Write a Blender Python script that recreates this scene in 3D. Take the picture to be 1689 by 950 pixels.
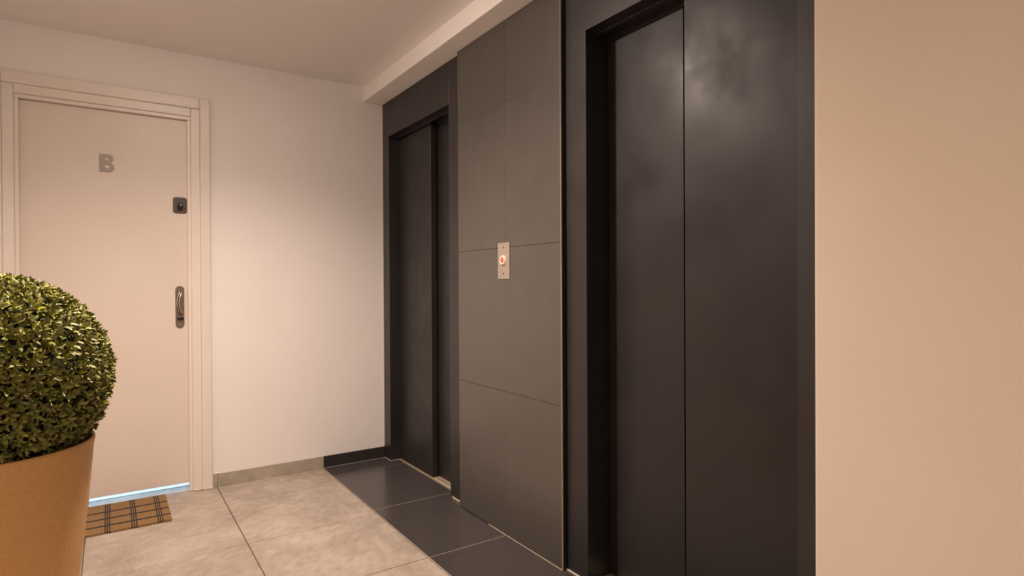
import bpy, bmesh, math, random
from mathutils import Vector, Matrix

random.seed(7)
scene = bpy.context.scene
for o in list(bpy.data.objects):
    bpy.data.objects.remove(o, do_unlink=True)
COL = scene.collection

# ------------------------------------------------------------------ camera
# world: lift wall is the plane x=0, the wall with the flat door is y=0, floor z=0 (metres)
CAM = Vector((-1.50741, -3.74716, 1.13698))
yaw, pitch, roll = 0.595403, -0.0055776, -0.0051973
fw = Vector((math.sin(yaw) * math.cos(pitch), math.cos(yaw) * math.cos(pitch), math.sin(pitch)))
rt = Vector((math.cos(yaw), -math.sin(yaw), 0))
up = rt.cross(fw)
rt, up = math.cos(roll) * rt + math.sin(roll) * up, -math.sin(roll) * rt + math.cos(roll) * up
cam_data = bpy.data.cameras.new('camera')
cam = bpy.data.objects.new('camera', cam_data)
COL.objects.link(cam)
cam.matrix_world = Matrix(((rt.x, up.x, -fw.x, CAM.x), (rt.y, up.y, -fw.y, CAM.y),
                           (rt.z, up.z, -fw.z, CAM.z), (0, 0, 0, 1)))
cam_data.sensor_fit = 'HORIZONTAL'
cam_data.sensor_width = 36.0
cam_data.lens = 980.41 / 1689 * 36.0
cam_data.shift_y = 0.976 / 1689
cam_data.clip_start = 0.02
scene.camera = cam

# ------------------------------------------------------------------ world, exposure
world = bpy.data.worlds.new('world')
scene.world = world
world.use_nodes = True
world.node_tree.nodes['Background'].inputs[0].default_value = (0.02, 0.018, 0.016, 1)
world.node_tree.nodes['Background'].inputs[1].default_value = 0.1
vs = scene.view_settings
vs.view_transform = 'Standard'
vs.look = 'None'
vs.gamma = 1.0
vs.use_curve_mapping = False
vs.exposure = 0.0

# ------------------------------------------------------------------ lights of the place and one added fill lamp
LAMP_COL = (1.0, 0.81, 0.69)
LAMPS = [(-1.15, -1.56, 235.0, 620.0), (-1.15, -4.7, 50.0, 190.0)]      # x, y, beam watts, lens emission; second is an added, unseen fill
def lamp_light(x, y, watts):
    l = bpy.data.lights.new('downlight_or_fill', 'SPOT')
    l.energy = watts
    l.color = LAMP_COL
    l.spot_size = math.radians(146)
    l.spot_blend = 0.85
    l.shadow_soft_size = 0.045
    o = bpy.data.objects.new('downlight_or_fill_light', l)
    o.location = (x, y, 2.385)
    COL.objects.link(o)
for x, y, w, e in LAMPS:
    lamp_light(x, y, w)
# daylight in the flat behind the door, seen only through the gap under it
dl = bpy.data.lights.new('flat_daylight', 'AREA')
dl.energy = 42.0
dl.color = (0.45, 0.70, 1.0)
dl.shape = 'RECTANGLE'
dl.size, dl.size_y = 0.9, 0.9
dlo = bpy.data.objects.new('flat_daylight', dl)
dlo.location = (-1.5, 1.25, 1.55)
dlo.rotation_euler = (math.radians(-38), 0, 0)
COL.objects.link(dlo)

# ------------------------------------------------------------------ materials
def new_mat(name):
    m = bpy.data.materials.new(name)
    m.use_nodes = True
    nt = m.node_tree
    b = nt.nodes['Principled BSDF']
    return m, nt, b

def pos_noise(nt, scale, detail=4, rough=0.6):
    g = nt.nodes.new('ShaderNodeNewGeometry')
    n = nt.nodes.new('ShaderNodeTexNoise')
    n.inputs['Scale'].default_value = scale
    n.inputs['Detail'].default_value = detail
    n.inputs['Roughness'].default_value = rough
    nt.links.new(g.outputs['Position'], n.inputs['Vector'])
    return n

def ramp(nt, src, stops):
    r = nt.nodes.new('ShaderNodeValToRGB')
    els = r.color_ramp.elements
    while len(els) < len(stops):
        els.new(0.5)
    for e, (p, c) in zip(els, stops):
        e.position = p
        e.color = (*c, 1)
    nt.links.new(src, r.inputs[0])
    return r

def add_bump(nt, b, scale, strength, dist=0.002, detail=3):
    n = pos_noise(nt, scale, detail)
    bp = nt.nodes.new('ShaderNodeBump')
    bp.inputs['Strength'].default_value = strength
    bp.inputs['Distance'].default_value = dist
    nt.links.new(n.outputs[0], bp.inputs['Height'])
    nt.links.new(bp.outputs[0], b.inputs['Normal'])

def mottled(name, c1, c2, scale, rough, bump=0.0, bscale=60, lo=0.35, hi=0.65, r2=None, metallic=0.0, spec=0.5, ior=1.5):
    m, nt, b = new_mat(name)
    n = pos_noise(nt, scale)
    r = ramp(nt, n.outputs[0], [(lo, c1), (hi, c2)])
    nt.links.new(r.outputs[0], b.inputs['Base Color'])
    b.inputs['Roughness'].default_value = rough
    b.inputs['Metallic'].default_value = metallic
    b.inputs['Specular IOR Level'].default_value = spec
    b.inputs['IOR'].default_value = ior
    if r2 is not None:
        n2 = pos_noise(nt, scale * 1.7, 5)
        mr = nt.nodes.new('ShaderNodeMapRange')
        mr.inputs['From Min'].default_value = 0.35
        mr.inputs['From Max'].default_value = 0.65
        mr.inputs['To Min'].default_value = rough
        mr.inputs['To Max'].default_value = r2
        nt.links.new(n2.outputs[0], mr.inputs['Value'])
        nt.links.new(mr.outputs[0], b.inputs['Roughness'])
    if bump:
        add_bump(nt, b, bscale, bump)
    return m

M = {}
M['wall'] = mottled('white_wall_paint', (0.78, 0.735, 0.70), (0.80, 0.755, 0.72), 3.0, 0.62, 0.12, 45)
M['wall_cream'] = mottled('cream_wall_paint', (0.78, 0.66, 0.535), (0.80, 0.68, 0.555), 3.0, 0.62, 0.12, 45)
M['ceiling'] = mottled('ceiling_paint', (0.87, 0.83, 0.80), (0.89, 0.85, 0.82), 2.0, 0.8, 0.08, 40)
M['door'] = mottled('white_door_enamel', (0.66, 0.575, 0.50), (0.68, 0.595, 0.52), 2.5, 0.42, 0.05, 30)
M['trim'] = mottled('white_trim_enamel', (0.71, 0.64, 0.57), (0.73, 0.66, 0.59), 5.0, 0.38, 0.08, 50)
M['charcoal'] = mottled('charcoal_satin_paint', (0.015, 0.013, 0.0135), (0.019, 0.0165, 0.0165), 4.0, 0.36, 0.06, 90, r2=0.44, ior=1.6)
M['leaf_paint'] = mottled('charcoal_door_enamel', (0.016, 0.0138, 0.014), (0.021, 0.018, 0.0175), 3.0, 0.35, 0.06, 60, r2=0.50, spec=0.5)
M['black'] = mottled('black_void', (0.006, 0.006, 0.006), (0.008, 0.008, 0.008), 3, 0.7)
M['wall_tile'] = mottled('brown_grey_porcelain', (0.057, 0.050, 0.042), (0.066, 0.058, 0.049), 9.0, 0.31, 0.05, 160, r2=0.36, spec=0.5, ior=1.95)
M['dark_tile'] = mottled('dark_floor_porcelain', (0.052, 0.045, 0.044), (0.058, 0.050, 0.048), 30.0, 0.20, spec=0.30)
M['dark_base'] = mottled('dark_skirting_porcelain', (0.026, 0.023, 0.024), (0.032, 0.028, 0.028), 9.0, 0.35)
M['grout_light'] = mottled('beige_grout', (0.40, 0.33, 0.245), (0.50, 0.42, 0.32), 40, 0.8)
M['grout_dark'] = mottled('brown_grout', (0.10, 0.075, 0.052), (0.15, 0.112, 0.08), 30, 0.8)
M['tile_grout'] = mottled('dark_tile_grout', (0.022, 0.018, 0.015), (0.032, 0.027, 0.022), 30, 0.8)
M['mortar'] = mottled('rough_mortar', (0.50, 0.42, 0.32), (0.72, 0.62, 0.49), 60, 0.85, 0.5, 120)
M['caulk'] = mottled('white_caulk', (0.62, 0.55, 0.48), (0.74, 0.66, 0.58), 50, 0.6, 0.4, 90)
M['bronze'] = mottled('aged_bronze', (0.050, 0.037, 0.029), (0.075, 0.056, 0.044), 60, 0.45, metallic=0.3)
M['bronze_light'] = mottled('antique_nickel', (0.15, 0.112, 0.082), (0.20, 0.152, 0.112), 50, 0.42, metallic=0.4)
M['bronze_edge'] = mottled('worn_bright_metal', (0.55, 0.45, 0.35), (0.65, 0.54, 0.43), 50, 0.3, metallic=0.8)
M['steel'] = mottled('brushed_steel', (0.36, 0.31, 0.26), (0.41, 0.355, 0.30), 80, 0.45, metallic=0.4)
M['sill'] = mottled('worn_aluminium_sill', (0.24, 0.195, 0.13), (0.42, 0.355, 0.25), 35, 0.42, metallic=0.4)
M['letter'] = mottled('brushed_grey_letter', (0.27, 0.225, 0.20), (0.30, 0.25, 0.22), 60, 0.45, metallic=0.3)
M['gloss_black'] = mottled('gloss_black', (0.01, 0.01, 0.012), (0.014, 0.014, 0.016), 10, 0.12)
M['pot'] = mottled('tan_planter', (0.66, 0.36, 0.13), (0.74, 0.42, 0.165), 130, 0.55, 0.10, 240)
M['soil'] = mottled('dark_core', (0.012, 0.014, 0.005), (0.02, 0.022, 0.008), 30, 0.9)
M['orange'] = mottled('orange_filler', (0.70, 0.28, 0.04), (0.80, 0.36, 0.07), 60, 0.7)

# light floor tiles: cement look with cloudy patches and fine veins
def cement_tile(name, c1, c2, c3):
    m, nt, b = new_mat(name)
    n1 = pos_noise(nt, 3.2, 7, 0.68)
    n2 = pos_noise(nt, 26.0, 6, 0.7)
    mx = nt.nodes.new('ShaderNodeMix'); mx.data_type = 'FLOAT'
    mx.inputs[0].default_value = 0.38
    nt.links.new(n1.outputs[0], mx.inputs[2]); nt.links.new(n2.outputs[0], mx.inputs[3])
    r = ramp(nt, mx.outputs[0], [(0.36, c1), (0.50, c2), (0.64, c3)])
    nt.links.new(r.outputs[0], b.inputs['Base Color'])
    b.inputs['Roughness'].default_value = 0.46
    add_bump(nt, b, 120, 0.08)
    return m
M['floor_tile'] = cement_tile('cement_floor_tile', (0.25, 0.20, 0.158), (0.355, 0.297, 0.24), (0.48, 0.412, 0.345))
M['base_tile'] = cement_tile('cement_skirting_tile', (0.30, 0.26, 0.20), (0.36, 0.31, 0.245), (0.42, 0.365, 0.295))

# emissive lamp lens and call button ring
def emit(name, col, strength):
    m, nt, b = new_mat(name)
    b.inputs['Base Color'].default_value = (*col, 1)
    b.inputs['Emission Color'].default_value = (*col, 1)
    b.inputs['Emission Strength'].default_value = strength
    return m
M['ring_glow'] = emit('button_ring_glow', (0.85, 0.52, 0.43), 0.35)
M['ring_red'] = emit('button_red_glow', (0.42, 0.07, 0.06), 0.15)

# doormat: coir with a dark plaid print (flat print on the mat)
def mat_material():
    m, nt, b = new_mat('coir_plaid_print')
    tc = nt.nodes.new('ShaderNodeTexCoord')
    sep = nt.nodes.new('ShaderNodeSeparateXYZ')
    wob = nt.nodes.new('ShaderNodeTexNoise'); wob.inputs['Scale'].default_value = 220; wob.inputs['Detail'].default_value = 2
    nt.links.new(tc.outputs['Object'], wob.inputs['Vector'])
    vm = nt.nodes.new('ShaderNodeVectorMath'); vm.operation = 'MULTIPLY_ADD'
    vm.inputs[1].default_value = (0.006, 0.006, 0); 
    nt.links.new(wob.outputs['Color'], vm.inputs[0]); nt.links.new(tc.outputs['Object'], vm.inputs[2])
    nt.links.new(vm.outputs[0], sep.inputs[0])
    def math_n(op, a, b_=None, c=None):
        n = nt.nodes.new('ShaderNodeMath'); n.operation = op
        for i, v in enumerate((a, b_, c)):
            if v is None: continue
            if hasattr(v, 'links'): nt.links.new(v, n.inputs[i])
            else: n.inputs[i].default_value = v
        return n.outputs[0]
    def line(coord, centre, half):
        d = math_n('ABSOLUTE', math_n('SUBTRACT', coord, centre))
        return math_n('LESS_THAN', d, half)
    x, y = sep.outputs[0], sep.outputs[1]
    tot = None
    for gx in (-1.310, -1.4165, -1.523, -1.6295, -1.736, -1.8425):      # triple cross stripes
        for k in (-1, 0, 1):
            l = line(x, gx + 1.263 + k * 0.0092 + 0.003, 0.0025)
            tot = l if tot is None else math_n('MAXIMUM', tot, l)
    for gy in (-0.146, -0.250, -0.352):                                  # long stripes
        tot = math_n('MAXIMUM', tot, line(y, gy + 0.003 + 0.014, 0.0090))
    n = nt.nodes.new('ShaderNodeTexNoise'); n.inputs['Scale'].default_value = 160; n.inputs['Detail'].default_value = 4
    nt.links.new(tc.outputs['Object'], n.inputs['Vector'])
    r = ramp(nt, n.outputs[0], [(0.35, (0.155, 0.082, 0.028)), (0.65, (0.27, 0.155, 0.058))])
    mx = nt.nodes.new('ShaderNodeMix'); mx.data_type = 'RGBA'
    nt.links.new(tot, mx.inputs[0]); nt.links.new(r.outputs[0], mx.inputs[6])
    mx.inputs[7].default_value = (0.016, 0.012, 0.010, 1)
    nt.links.new(mx.outputs[2], b.inputs['Base Color'])
    b.inputs['Roughness'].default_value = 0.95
    bp = nt.nodes.new('ShaderNodeBump'); bp.inputs['Strength'].default_value = 0.6; bp.inputs['Distance'].default_value = 0.003
    nt.links.new(n.outputs[0], bp.inputs['Height']); nt.links.new(bp.outputs[0], b.inputs['Normal'])
    return m
M['coir'] = mat_material()

def leaf_mat(name, col, rough=0.46):
    m, nt, b = new_mat(name)
    n = pos_noise(nt, 30, 2)
    r = ramp(nt, n.outputs[0], [(0.3, tuple(c * 0.8 for c in col)), (0.7, tuple(min(1, c * 1.15) for c in col))])
    nt.links.new(r.outputs[0], b.inputs['Base Color'])
    b.inputs['Roughness'].default_value = rough
    return m
LEAF = [leaf_mat('leaf_deep_green', (0.148, 0.148, 0.024)), leaf_mat('leaf_olive_green', (0.225, 0.22, 0.044)),
        leaf_mat('leaf_mid_green', (0.285, 0.285, 0.075)), leaf_mat('leaf_yellow_green', (0.43, 0.43, 0.030))]

# ------------------------------------------------------------------ helpers
def tag(o, label=None, cat=None, group=None, kind=None):
    if label: o['label'] = label
    if cat: o['category'] = cat
    if group: o['group'] = group
    if kind: o['kind'] = kind
    return o

def wloc(o):
    v = Vector((0, 0, 0))
    while o is not None:
        v += Vector(o.location)
        o = o.parent
    return v

def empty(name, loc=(0, 0, 0), parent=None):
    o = bpy.data.objects.new(name, None)
    o.empty_display_size = 0.1
    COL.objects.link(o)
    o.location = loc
    if parent:
        o.parent = parent
        o.location = Vector(loc) - wloc(parent)
    return o

def link_mesh(name, me, mats, loc, parent=None):
    o = bpy.data.objects.new(name, me)
    COL.objects.link(o)
    if not me.materials:
        for m in (mats if isinstance(mats, (list, tuple)) else [mats]):
            me.materials.append(m)
    o.location = loc
    if parent:
        o.parent = parent
        o.location = Vector(loc) - wloc(parent)
    return o

def bm_box(bm, a, b, bevel=0.0, segs=1, mi=0):
    a, b = Vector(a), Vector(b)
    lo = Vector(map(min, a, b)); hi = Vector(map(max, a, b))
    r = bmesh.ops.create_cube(bm, size=1)
    c = (lo + hi) / 2; s = hi - lo
    for v in r['verts']:
        v.co = Vector((v.co.x * s.x, v.co.y * s.y, v.co.z * s.z)) + c
    fs = {f for v in r['verts'] for f in v.link_faces}
    if bevel > 0:
        es = list({e for v in r['verts'] for e in v.link_edges})
        out = bmesh.ops.bevel(bm, geom=es, offset=bevel, segments=segs, affect='EDGES', profile=0.5)
        fs = set(out['faces']) | {f for f in fs if f.is_valid}
    for f in fs:
        if f.is_valid: f.material_index = mi

def bm_to_mesh(bm, name, smooth=False):
    bmesh.ops.recalc_face_normals(bm, faces=bm.faces)
    me = bpy.data.meshes.new(name)
    bm.to_mesh(me); bm.free()
    if smooth:
        for p in me.polygons: p.use_smooth = True
    return me

CACHE = {}
def box(name, a, b, mat, parent=None, bevel=0.0, segs=1):
    """one box as an object; origin at its lower centre; equal boxes share their mesh"""
    lo = Vector(map(min, a, b)); hi = Vector(map(max, a, b)); s = hi - lo
    key = (round(s.x, 4), round(s.y, 4), round(s.z, 4), mat.name, bevel, segs)
    if key not in CACHE:
        bm = bmesh.new()
        bm_box(bm, (-s.x / 2, -s.y / 2, 0), (s.x / 2, s.y / 2, s.z), bevel, segs)
        CACHE[key] = bm_to_mesh(bm, name)
    return link_mesh(name, CACHE[key], mat, ((lo.x + hi.x) / 2, (lo.y + hi.y) / 2, lo.z), parent)

def boxes(name, parts, mat, parent=None, loc=(0, 0, 0)):
    bm = bmesh.new()
    L = Vector(loc)
    for p in parts:
        bm_box(bm, Vector(p[0]) - L, Vector(p[1]) - L, p[2] if len(p) > 2 else 0, 1, p[3] if len(p) > 3 else 0)
    return link_mesh(name, bm_to_mesh(bm, name), mat, loc, parent)

def lathe(bm, prof, seg=48, centre=(0, 0)):
    rings = []
    for r, z in prof:
        rings.append([bm.verts.new((centre[0] + r * math.cos(2 * math.pi * i / seg),
                                    centre[1] + r * math.sin(2 * math.pi * i / seg), z)) for i in range(seg)])
    for k in range(len(rings) - 1):
        for i in range(seg):
            j = (i + 1) % seg
            bm.faces.new((rings[k][i], rings[k][j], rings[k + 1][j], rings[k + 1][i]))
    return rings

def prism(name, outline, depth, mat, loc, axis='y', parent=None, bevel=0.0):
    """outline [(u,v)] extruded; axis 'y': u=x, v=z, front face at y=-depth; axis 'x': u=y, v=z, front at x=-depth"""
    bm = bmesh.new()
    f, k = [], []
    for u, v in outline:
        if axis == 'y':
            f.append(bm.verts.new((u, -depth, v))); k.append(bm.verts.new((u, 0, v)))
        else:
            f.append(bm.verts.new((-depth, u, v))); k.append(bm.verts.new((0, u, v)))
    ff = bm.faces.new(f); bm.faces.new(list(reversed(k)))
    n = len(f)
    for i in range(n):
        j = (i + 1) % n
        bm.faces.new((f[i], k[i], k[j], f[j]))
    if bevel:
        bmesh.ops.bevel(bm, geom=list(ff.edges), offset=bevel, segments=2, affect='EDGES', profile=0.5)
    return link_mesh(name, bm_to_mesh(bm, name), mat, loc, parent)

def rrect(w, h, r, n=6):
    pts = []
    for cx, cz, a0 in ((w / 2 - r, h / 2 - r, 0), (-w / 2 + r, h / 2 - r, 90), (-w / 2 + r, -h / 2 + r, 180), (w / 2 - r, -h / 2 + r, 270)):
        for i in range(n + 1):
            a = math.radians(a0 + 90 * i / n)
            pts.append((cx + r * math.cos(a), cz + r * math.sin(a)))
    return pts

def tube(bm, pts, rad, seg=8):
    pts = [Vector(p) for p in pts]
    rings = []
    for i, p in enumerate(pts):
        t = (pts[min(i + 1, len(pts) - 1)] - pts[max(i - 1, 0)]).normalized()
        a = t.cross(Vector((0, 1, 0)))
        if a.length < 1e-3: a = t.cross(Vector((1, 0, 0)))
        a.normalize(); b = t.cross(a)
        rr = rad[i] if isinstance(rad, (list, tuple)) else rad
        rings.append([bm.verts.new(p + rr * (math.cos(2 * math.pi * k / seg) * a + math.sin(2 * math.pi * k / seg) * b)) for k in range(seg)])
    for i in range(len(rings) - 1):
        for k in range(seg):
            j = (k + 1) % seg
            bm.faces.new((rings[i][k], rings[i][j], rings[i + 1][j], rings[i + 1][k]))
    bm.faces.new(rings[0]); bm.faces.new(list(reversed(rings[-1])))

# ------------------------------------------------------------------ the setting
XL, YR, ZC, ZB = -2.42, -6.0, 2.43, 2.335      # left wall, rear wall, ceiling, beam underside
XB, YN = -0.130, -2.985                         # beam face / near wall face, end of the lift niche
XD = -0.408                                     # where light tiles meet dark tiles

# floor: grout bed with every tile as a child
floor = boxes('floor', [((XL - 0.1, YR - 0.1, -0.12), (XD, 1.6, -0.0035), 0, 0), ((XD, YR - 0.1, -0.12), (0.30, 0.3, -0.0007), 0, 1)],
              [M['grout_dark'], M['grout_light']])
tag(floor, 'tiled lobby floor of pale cement tiles with a dark strip along the lifts', kind='structure')
def tile(name, x0, x1, y0, y1, mat, g=0.0014, gx=None):
    gx = g if gx is None else gx
    box(name, (x0 + gx, y0 + g, -0.02), (x1 - gx, y1 - g, 0.0), mat, floor, bevel=0.0006)
rows = [0.0, -0.343, -0.916, -1.495]
while rows[-1] > YR: rows.append(rows[-1] - 0.583)
cols = [XL, -2.205, -1.607, -1.009, XD - 0.003]
for i in range(len(rows) - 1):
    for j in range(len(cols) - 1):
        y1 = rows[i] if i else -0.002
        tile('floor_tile', cols[j], cols[j + 1], max(rows[i + 1], YR), y1, M['floor_tile'], 0.0019, 0.0025)
for x0, x1 in ((-1.90, -1.607), (-1.607, -1.116)):      # the pieces that run through the doorway
    tile('floor_tile', x0, x1, 0.0, 0.107, M['floor_tile'], 0.0012)
for x0, x1 in ((-2.2, -1.607), (-1.607, -1.009)):       # first tiles inside the flat, whitened to brighten the daylit strip
    tile('floor_tile', x0, x1, 0.118, 0.70, M['wall'], 0.0012)
    tile('floor_tile', x0, x1, 0.70, 1.40, M['wall'], 0.0012)
drows = [0.0, -0.203, -0.858, -1.495]
while drows[-1] > YR: drows.append(drows[-1] - 0.64)
for i in range(len(drows) - 1):
    y0 = max(drows[i + 1], YR)
    tile('dark_floor_tile', XD + 0.001, 0.056, y0, drows[i], M['dark_tile'], 0.0014)

# ceiling with the downlight, the added fill lamp and the beam over the lifts
ceiling = box('ceiling', (XL - 0.1, YR - 0.1, ZC), (0.30, 0.2, ZC + 0.15), M['ceiling'])
tag(ceiling, 'off-white plastered ceiling of the lobby', kind='structure')
for x, y, w, e in LAMPS:
    bm = bmesh.new()
    lathe(bm, [(0.052, 0.0), (0.052, -0.006), (0.060, -0.011), (0.070, -0.010), (0.075, -0.004), (0.075, 0.0)], 40)
    ring = link_mesh('downlight_or_fill_ring', bm_to_mesh(bm, 'downlight_or_fill_ring', True), M['trim'], (x, y, ZC), ceiling)
    bm = bmesh.new()
    lathe(bm, [(0.052, -0.004), (0.0505, -0.014), (0.046, -0.021), (0.036, -0.026), (0.02, -0.029), (0.0001, -0.030)], 40)
    link_mesh('downlight_or_fill_lens', bm_to_mesh(bm, 'downlight_or_fill_lens', True), emit('opal_lens_%d' % int(e), LAMP_COL, e), (x, y, ZC), ceiling)

beam = box('trim_1', (XB, YN, ZB), (0.28, 0.0, ZC), M['ceiling'], bevel=0.003, segs=2)
tag(beam, 'plastered beam running along the ceiling above the lifts', kind='structure')

# wall with the flat door
wb = boxes('wall_back', [((XL - 0.1, 0, 0), (-1.899, 0.20, ZC)), ((-1.113, 0, 0), (0.30, 0.20, ZC)), ((-1.899, 0, 2.098), (-1.113, 0.20, ZC))], M['wall'])
tag(wb, 'white end wall with the flat door', kind='structure')
wl = box('wall_left', (XL - 0.1, YR, 0), (XL, 0.0, ZC), M['wall']); tag(wl, 'white left wall of the lobby', kind='structure')
wr = box('wall_rear', (XL, YR - 0.1, 0), (XB, YR, ZC), M['wall']); tag(wr, 'white rear wall of the lobby', kind='structure')
wf = box('wall_front_right', (XB, YR, 0), (0.28, YN, ZC), M['wall_cream'], bevel=0.007, segs=3)
tag(wf, 'smooth cream wall beside the nearer lift', kind='structure')
# shell of the flat's hallway behind the door
wbd = boxes('wall_beyond_door', [((-2.3, 0.2, 0), (-2.2, 1.6, ZC)), ((-0.95, 0.2, 0), (-0.85, 1.6, ZC)), ((-2.3, 1.5, 0), (-0.85, 1.6, ZC)), ((-2.3, 0.2, ZC), (-0.85, 1.6, ZC + 0.1))], M['wall'])
tag(wbd, 'white walls of the hallway behind the flat door', kind='structure')

# skirting
bb = empty('baseboard_back', (-0.70, 0, 0)); tag(bb, 'low tiled skirting along the end wall', kind='structure')
box('skirting_tile', (-1.026, -0.012, 0.0005), (-1.0065, 0.0, 0.074), M['base_tile'], bb, 0.0012)
box('skirting_tile', (-1.0045, -0.010, 0.0005), (-0.4075, 0.0, 0.072), M['base_tile'], bb, 0.0008)
box('dark_skirting_tile', (-0.4055, -0.010, 0.0005), (-0.001, 0.0, 0.072), M['dark_base'], bb, 0.0008)
box('grout_joint', (-1.0065, -0.0085, 0.0), (-1.0045, 0.0, 0.070), M['grout_dark'], bb)
box('grout_joint', (-0.4075, -0.0085, 0.0), (-0.4055, 0.0, 0.071), M['grout_light'], bb)
box('grout_joint', (-0.4055, -0.0125, 0.0), (-0.001, -0.009, 0.0012), M['grout_light'], bb)
box('caulk_patch', (-1.026, -0.013, 0.074), (-0.995, 0.0, 0.0785), M['caulk'], bb, 0.0015)

# ------------------------------------------------------------------ flat door B and its frame
YD = 0.02                                        # front plane of the leaf
tr = empty('trim_2', (-1.506, 0, 0)); tag(tr, 'white moulded door frame around the flat door', kind='structure')
xi0, xi1, zi = -1.886, -1.128, 2.083             # opening inside the jambs
for s, xi in ((-1, xi0), (1, xi1)):
    box('jamb', (xi, -0.012, 0), (xi + s * 0.0135, 0.195, zi + 0.0145), M['trim'], tr, 0.001)
    box('door_bead', (xi, -0.004, 0), (xi - s * 0.0175, YD - 0.0015, zi - 0.0195), M['trim'], tr, 0.002, 2)
    box('inner_moulding', (xi + s * 0.002, -0.014, 0), (xi + s * 0.045, 0.0, zi + 0.045), M['trim'], tr, 0.003, 2)
    box('outer_moulding', (xi + s * 0.045, -0.022, 0), (xi + s * 0.098, 0.0, zi + 0.108), M['trim'], tr, 0.007, 3)
box('jamb_head', (xi0, -0.012, zi), (xi1, 0.195, zi + 0.0145), M['trim'], tr, 0.001)
box('door_bead_head', (xi0, -0.004, zi - 0.019), (xi1, YD - 0.0015, zi), M['trim'], tr, 0.002, 2)
box('inner_moulding_head', (xi0 - 0.001, -0.014, zi + 0.002), (xi1 + 0.001, 0.0, zi + 0.045), M['trim'], tr, 0.003, 2)
box('outer_moulding_head', (xi0 - 0.046, -0.022, zi + 0.045), (xi1 + 0.046, 0.0, zi + 0.108), M['trim'], tr, 0.007, 3)
# chipped foot of the frame where it meets the floor
bm = bmesh.new()
for x, y, r in ((-1.118, -0.016, 0.010), (-1.100, -0.020, 0.008), (-1.070, -0.027, 0.009), (-1.050, -0.028, 0.010), (-1.036, -0.026, 0.009)):
    ret = bmesh.ops.create_icosphere(bm, subdivisions=1, radius=r)
    for v in ret['verts']:
        v.co = Vector((v.co.x * 1.3, v.co.y * 0.7, abs(v.co.z) * 0.7)) + Vector((x, y, 0))
link_mesh('mortar_crumbs', bm_to_mesh(bm, 'mortar_crumbs'), M['caulk'], (0, 0, 0.0005), tr)
bm = bmesh.new()
ret = bmesh.ops.create_icosphere(bm, subdivisions=1, radius=0.009)
for v in ret['verts']: v.co = Vector((v.co.x * 1.6, v.co.y * 0.6, abs(v.co.z) * 0.8))
link_mesh('orange_filler', bm_to_mesh(bm, 'orange_filler'), M['orange'], (-1.086, -0.021, 0.0005), tr)

lx0, lx1, lz0, lz1 = xi0 + 0.0035, xi1 - 0.0035, 0.0435, 2.0795
door = box('door_1', (lx0, YD, lz0), (lx1, YD + 0.042, lz1), M['door'], bevel=0.0015)
tag(door, 'plain white flat door marked with a grey letter B', kind='structure')

# letter B: heavy grotesque outline with two counters
def letter_B(w, h):
    cu = bpy.data.curves.new('letter', 'CURVE'); cu.dimensions = '2D'; cu.fill_mode = 'BOTH'
    cu.extrude = 0.002
    def spl(pts):
        s = cu.splines.new('POLY'); s.points.add(len(pts) - 1)
        for p, q in zip(s.points, pts): p.co = (q[0], q[1], 0, 1)
        s.use_cyclic_u = True
    def arc(cx, cy, rx, ry, a0, a1, n=12):
        return [(cx + rx * math.cos(math.radians(a0 + (a1 - a0) * i / n)), cy + ry * math.sin(math.radians(a0 + (a1 - a0) * i / n))) for i in range(n + 1)]
    H, W = h / 2, w / 2
    um = 0.04 * h                                # waist above the middle
    out = [(-W, -H)] + arc(W * 0.35, (-H + um) / 2 - 0.0005, W * 0.65, (H + um) / 2 - 0.0005, -90, 62) + \
          arc(W * 0.30, (H + um) / 2 + 0.0008, W * 0.60, (H - um) / 2 - 0.0008, -62, 90) + [(-W, H)]
    spl(out)
    st = 0.36 * w
    for c0, c1, xr in ((-H * 0.60, -H * 0.18, 0.18 * w), (H * 0.34, H * 0.66, 0.14 * w)):
        cy, ry = (c0 + c1) / 2, (c1 - c0) / 2
        spl([(-W + st + 0.02 * w, c0)] + arc(xr * 0.5, cy, 0.10 * w, ry, -90, 90, 8) + [(-W + st + 0.02 * w, c1)])
    o = bpy.data.objects.new('letter_tmp', cu)
    me = bpy.data.meshes.new_from_object(o)
    bpy.data.objects.remove(o)
    me.transform(Matrix.Rotation(math.radians(90), 4, 'X'))
    me.materials.clear()
    return me
lt = link_mesh('letter_sign', letter_B(0.064, 0.091), M['letter'], (-1.5137, YD - 0.002, 1.787), door)
lt['label'] = 'grey capital letter B'

lock = prism('deadbolt_plate', rrect(0.067, 0.087, 0.013), 0.007, M['bronze'], (-1.180, YD, 1.590), parent=door, bevel=0.002)
prism('lock_cylinder', rrect(0.027, 0.041, 0.0132), 0.006, M['gloss_black'], (-1.179, YD - 0.007, 1.581), parent=lock, bevel=0.0015)
prism('keyway', rrect(0.006, 0.018, 0.0025), 0.002, M['black'], (-1.179, YD - 0.013, 1.572), parent=lock, bevel=0.0005)
bm = bmesh.new(); bmesh.ops.create_uvsphere(bm, u_segments=14, v_segments=8, radius=0.0065)
link_mesh('lock_core', bm_to_mesh(bm, 'lock_core', True), M['steel'], (-1.176, YD - 0.0135, 1.590), lock)

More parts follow.
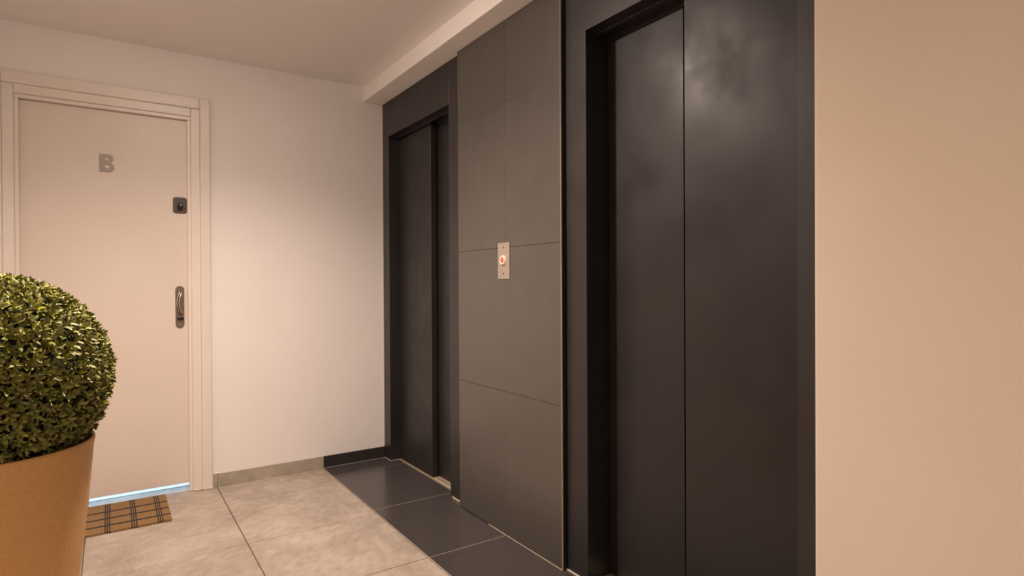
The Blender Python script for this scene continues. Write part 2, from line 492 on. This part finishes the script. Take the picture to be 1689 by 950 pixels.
hx = -1.184
hp = prism('handle_plate', rrect(0.043, 0.230, 0.0205, 10), 0.006, M['bronze_light'], (hx, YD, 1.027), parent=door, bevel=0.0015)
bm = bmesh.new()
for off, rad, depth in ((0.0, 0.0032, 0.020), (-0.0105, 0.0022, 0.012)):     # strap with two bright edges
    pts = []
    for i in range(17):
        t = i / 16
        a = math.sin(math.pi * t)
        pts.append((0.011 + off - 0.016 * a, -0.008 - depth * a ** 0.7, 0.088 - 0.132 * t))
    tube(bm, pts, rad, 10)
link_mesh('grip', bm_to_mesh(bm, 'grip', True), M['bronze_edge'], (hx, YD, 1.027), hp)
bm = bmesh.new()
bmesh.ops.create_uvsphere(bm, u_segments=20, v_segments=10, radius=1)
for v in bm.verts: v.co = Vector((v.co.x * 0.0175, v.co.y * 0.012, v.co.z * 0.0062))
link_mesh('thumb_latch', bm_to_mesh(bm, 'thumb_latch', True), M['gloss_black'], (hx + 0.002, YD - 0.010, 0.964), hp)
for z in (1.124, 0.926):
    bm = bmesh.new(); bmesh.ops.create_uvsphere(bm, u_segments=12, v_segments=6, radius=0.004)
    link_mesh('screw', bm_to_mesh(bm, 'screw', True), M['bronze_edge'], (hx, YD - 0.006, z), hp)

# ------------------------------------------------------------------ lift wall
E1 = (-0.105, -0.925)      # openings along y
E2 = (-2.030, -2.868)
P0, P1 = -1.066, -1.902    # clad pier between the lifts
ZO = 2.105                 # opening height
lw = boxes('wall_right', [((0.0, P1 + 0.002, 0), (0.28, P0 - 0.002, ZB)), ((0.155, P0, 0.0), (0.28, 0.0, ZB)), ((0.155, YN, 0.0), (0.28, P1, ZB))], M['black'])
tag(lw, 'lift wall with a brown-grey tiled pier between two dark lift doors', kind='structure')
XT = -0.022
ym = -1.5015
zrows = [0.004, 0.6545, 1.3085, 1.9625, ZB - 0.001]
gr = box('grout_bed', (XT + 0.003, P1, 0.001), (0.0, P0, ZB - 0.001), M['tile_grout'], lw)
for k in range(4):
    for (ya, yb) in ((P0, ym), (ym, P1)):
        g = 0.0008
        gv = 0.0004 if k in (1, 3) else 0.0006
        dx = random.uniform(-0.0007, 0.0007)
        box('wall_tile', (XT + dx, yb + gv if yb != P1 else yb, zrows[k] + (g if k < 3 else 0.0002)), (0.0, ya - gv if ya != P0 else ya, zrows[k + 1] - (g if k < 2 else 0.0002)), M['wall_tile'], lw, 0.0004)
box('edge_trim', (XT - 0.0015, P1 - 0.0030, 0.0), (XT + 0.004, P1 - 0.0005, ZB - 0.001), M['grout_light'], lw)
box('pier_side_shade', (XT + 0.0045, P1 - 0.0014, 0.0), (0.0, P1 - 0.0002, ZB - 0.001), M['black'], lw)  # black strip over the tile ends, painting in the shade of the pier's side
box('floor_joint', (XT - 0.0018, -1.498, 0.0), (XT + 0.004, -1.345, 0.0028), M['grout_light'], lw)
box('floor_joint', (XT - 0.0018, -1.905, 0.0), (XT + 0.004, -1.502, 0.0028), M['grout_light'], lw)
box('corner_caulk', (-0.0035, -0.0035, 0.073), (0.001, 0.0, ZB - 0.002), M['caulk'], lw)

def lift(name, label, ya, yb, sa, sb, mirror):
    """ya: far side of the opening, yb: near side; sa, sb: outer edges of the stiles; the proud leaf is on the far side unless mirrored"""
    e = empty(name, (0.06, (ya + yb) / 2, 0)); tag(e, label, kind='structure')
    JX = 0.152
    box('frame_stile', (0, ya, 0.0), (JX, sa, ZB - 0.0005), M['charcoal'], e, 0.0006)
    box('frame_stile', (0, sb, 0.016 if not mirror else 0.0), (JX, yb, ZB - 0.0005), M['charcoal'], e, 0.0006)
    box('frame_head', (0, yb, ZO), (JX, ya, ZB - 0.0005), M['charcoal'], e, 0.0004)
    # stepped soffit of the opening
    box('head_rail', (0.045, yb, ZO - 0.012), (0.060, ya, ZO), M['charcoal'], e, 0.001)
    box('head_rail', (0.108, yb, ZO - 0.022), (0.112, ya, ZO), M['charcoal'], e, 0.001)
    # sill with two door tracks
    s = box('sill', (0.0565, yb, -0.018), (JX, ya, -0.006), M['sill'], e)
    for x0, x1 in ((0.0565, 0.066), (0.082, 0.096), (0.104, 0.112), (0.128, 0.140)):
        box('sill_rib', (x0, yb, -0.008), (x1, ya, 0.001), M['sill'], s, 0.0008)
    if not mirror:
        d1 = (ya + 0.02, -0.573); d2 = (-0.545, yb - 0.02)
    else:
        d1 = (-2.441, yb - 0.02); d2 = (ya + 0.02, -2.40)
    for (u, v), x0, x1 in ((d1, 0.0685, 0.104), (d2, 0.113, 0.148)):
        u2, v2 = (min(u, ya - 0.004), v) if not mirror else (u, v)
        a, b = max(u, v), min(u, v)
        a = min(a, ya - 0.003); b = max(b, yb + 0.003)
        box('door_panel', (x0, b, 0.006), (x1, a, ZO - 0.006), M['leaf_paint'], e, 0.001, 1)
    return e
l1 = lift('door_2', 'far dark lift door in the corner beside the white wall', E1[0], E1[1], -0.001, P0 + 0.0005, False)
l2 = lift('door_3', 'near dark lift door beside the cream wall', E2[0], E2[1], P1 - 0.0016, YN + 0.001, True)
# mortar left visible under the far lift's near stile and along the feet of the frames
box('mortar_foot', (0.002, P0 + 0.001, 0.0), (0.15, E1[1] - 0.012, 0.0155), M['mortar'], l1, 0.003)
box('mortar_line', (-0.0025, E1[0], 0.0), (0.0, -0.002, 0.002), M['mortar'], l1)
box('mortar_line', (-0.002, E1[0] - 0.0025, 0.0), (0.066, E1[0], 0.002), M['mortar'], l1)
box('mortar_line', (-0.005, -2.015, 0.0), (0.0, -1.904, 0.004), M['mortar'], l2)

# ------------------------------------------------------------------ call button plate
py, pz = -1.4915, 1.2485
xs = XT - 0.0008
bp_ = empty('call_button_panel', (xs, py, pz - 0.082))
tag(bp_, 'steel lift call plate with one glowing red button on the tiled pier', 'call button')
prism('plate', [(u, v) for u, v in rrect(0.095, 0.164, 0.002, 2)], 0.0025, M['steel'], (xs, py, pz), 'x', bp_, 0.0006)
def xdisc(name, prof, mat, y, z, parent, x0):
    bm = bmesh.new()
    lathe(bm, prof, 32)
    me = bm_to_mesh(bm, name, False)
    me.transform(Matrix.Rotation(math.radians(-90), 4, 'Y'))
    return link_mesh(name, me, mat, (x0, y, z), parent)
bz = 1.2515
btn = xdisc('button_ring', [(0.0205, 0.0), (0.0200, 0.007), (0.0190, 0.009), (0.0142, 0.009), (0.0136, 0.006)], M['ring_glow'], py, bz, bp_, xs - 0.0025)
xdisc('button', [(0.0136, 0.0), (0.0136, 0.0065), (0.0115, 0.0078), (0.005, 0.0082), (0.0001, 0.0083)], M['ring_red'], py, bz, btn, xs - 0.0025)
xdisc('button_highlight', [(0.0022, 0.0), (0.0018, 0.0010), (0.0001, 0.0012)], M['ring_glow'], py, bz + 0.005, btn, xs - 0.0025 - 0.0078)  # painted highlight: a small glowing dot on the red button
for z in (pz + 0.060, pz - 0.058):
    xdisc('screw', [(0.0045, 0.0), (0.004, 0.0012), (0.0012, 0.0018), (0.0001, 0.001)], M['bronze'], py, z, bp_, xs - 0.0025)

# ------------------------------------------------------------------ doormat
bm = bmesh.new()
mx0, mx1, my0, my1 = -1.905, -1.263, -0.431, -0.014
bm_box(bm, (mx0 - mx1, my0 - my1, 0), (0, 0, 0.012), 0.003, 2)
mat_o = link_mesh('doormat', bm_to_mesh(bm, 'doormat'), M['coir'], (mx1, my1, 0.0003))
tag(mat_o, 'brown coir doormat with black plaid stripes in front of the white door', 'doormat')

# ------------------------------------------------------------------ potted topiary ball
PC = Vector((-1.797, -1.580))
pt = empty('potted_topiary', (PC.x, PC.y, 0))
tag(pt, 'clipped green topiary ball in a tall tan planter', 'potted plant')
bm = bmesh.new()
prof = [(0.0001, 0.0), (0.170, 0.0), (0.176, 0.004), (0.186, 0.09), (0.199, 0.19), (0.211, 0.29), (0.2235, 0.40), (0.2345, 0.51), (0.2425, 0.60),
        (0.2485, 0.675), (0.2525, 0.694), (0.2515, 0.700), (0.246, 0.7005), (0.241, 0.695), (0.236, 0.62), (0.20, 0.60), (0.0001, 0.60)]
lathe(bm, prof, 96)
link_mesh('planter', bm_to_mesh(bm, 'planter', True), M['pot'], (PC.x, PC.y, 0), pt)
RB, CZ = 0.300, 0.885
bm = bmesh.new()
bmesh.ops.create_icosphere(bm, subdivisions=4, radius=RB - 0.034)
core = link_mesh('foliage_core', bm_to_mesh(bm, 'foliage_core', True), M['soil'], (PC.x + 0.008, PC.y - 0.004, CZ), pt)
# leaves: small folded blades in whorls on a sphere
verts, faces, mids = [], [], []
N = 4400
ga = math.pi * (3 - math.sqrt(5))
for i in range(N):
    zz = 1 - 2 * (i + 0.5) / N
    if zz * RB + CZ < 0.690: continue
    rr = math.sqrt(max(0, 1 - zz * zz)); th = ga * i
    n = Vector((rr * math.cos(th), rr * math.sin(th), zz))
    n = (n + Vector((random.gauss(0, 0.02), random.gauss(0, 0.02), random.gauss(0, 0.02)))).normalized()
    t1 = n.cross(Vector((0.3, 0.2, 0.93))).normalized(); t2 = n.cross(t1)
    base_r = RB - random.uniform(0.018, 0.034)
    ph = random.uniform(0, 6.28)
    shade = random.random()
    cnt = 4
    for k in range(cnt):
        a = ph + k * 2 * math.pi / cnt + random.uniform(-0.35, 0.35)
        side = math.cos(a) * t1 + math.sin(a) * t2
        lean = random.uniform(0.35, 1.15)
        d = (n * math.cos(lean) + side * math.sin(lean) + Vector((0, 0, 0.12))).normalized()
        w = d.cross(n).normalized()
        if w.length < 0.1: w = t1
        nn = w.cross(d).normalized()
        if nn.dot(n) < 0: nn = -nn
        L = random.uniform(0.017, 0.027); W = L * random.uniform(0.17, 0.23)
        b0 = n * base_r
        curl = random.uniform(-0.15, 0.25) * L
        pts = [b0, b0 + d * L * 0.35 + w * W * 0.9 + nn * W * 0.5, b0 + d * L * 0.72 + w * W * 0.8 + nn * (W * 0.45 - curl * 0.3),
               b0 + d * L - nn * curl, b0 + d * L * 0.72 - w * W * 0.8 + nn * (W * 0.45 - curl * 0.3), b0 + d * L * 0.35 - w * W * 0.9 + nn * W * 0.5,
               b0 + d * L * 0.40, b0 + d * L * 0.74 - nn * curl * 0.3]
        s = len(verts)
        verts += [tuple(p) for p in pts]
        faces += [(s, s + 1, s + 6), (s + 1, s + 2, s + 7, s + 6), (s + 2, s + 3, s + 7), (s + 3, s + 4, s + 7), (s + 4, s + 5, s + 6, s + 7), (s + 5, s, s + 6)]
        q = 0.6 * shade + 0.4 * random.random()
        mi = 3 if q > 0.86 else 2 if q > 0.60 else 1 if q > 0.30 else 0
        mids += [mi] * 6
me = bpy.data.meshes.new('foliage')
me.from_pydata(verts, [], faces)
me.polygons.foreach_set('material_index', mids)
me.polygons.foreach_set('use_smooth', [True] * len(faces))
fo = link_mesh('foliage', me, LEAF, (PC.x + 0.008, PC.y - 0.004, CZ), pt)
fo['kind'] = 'stuff'
fo['label'] = 'dense ball of small glossy green leaves'
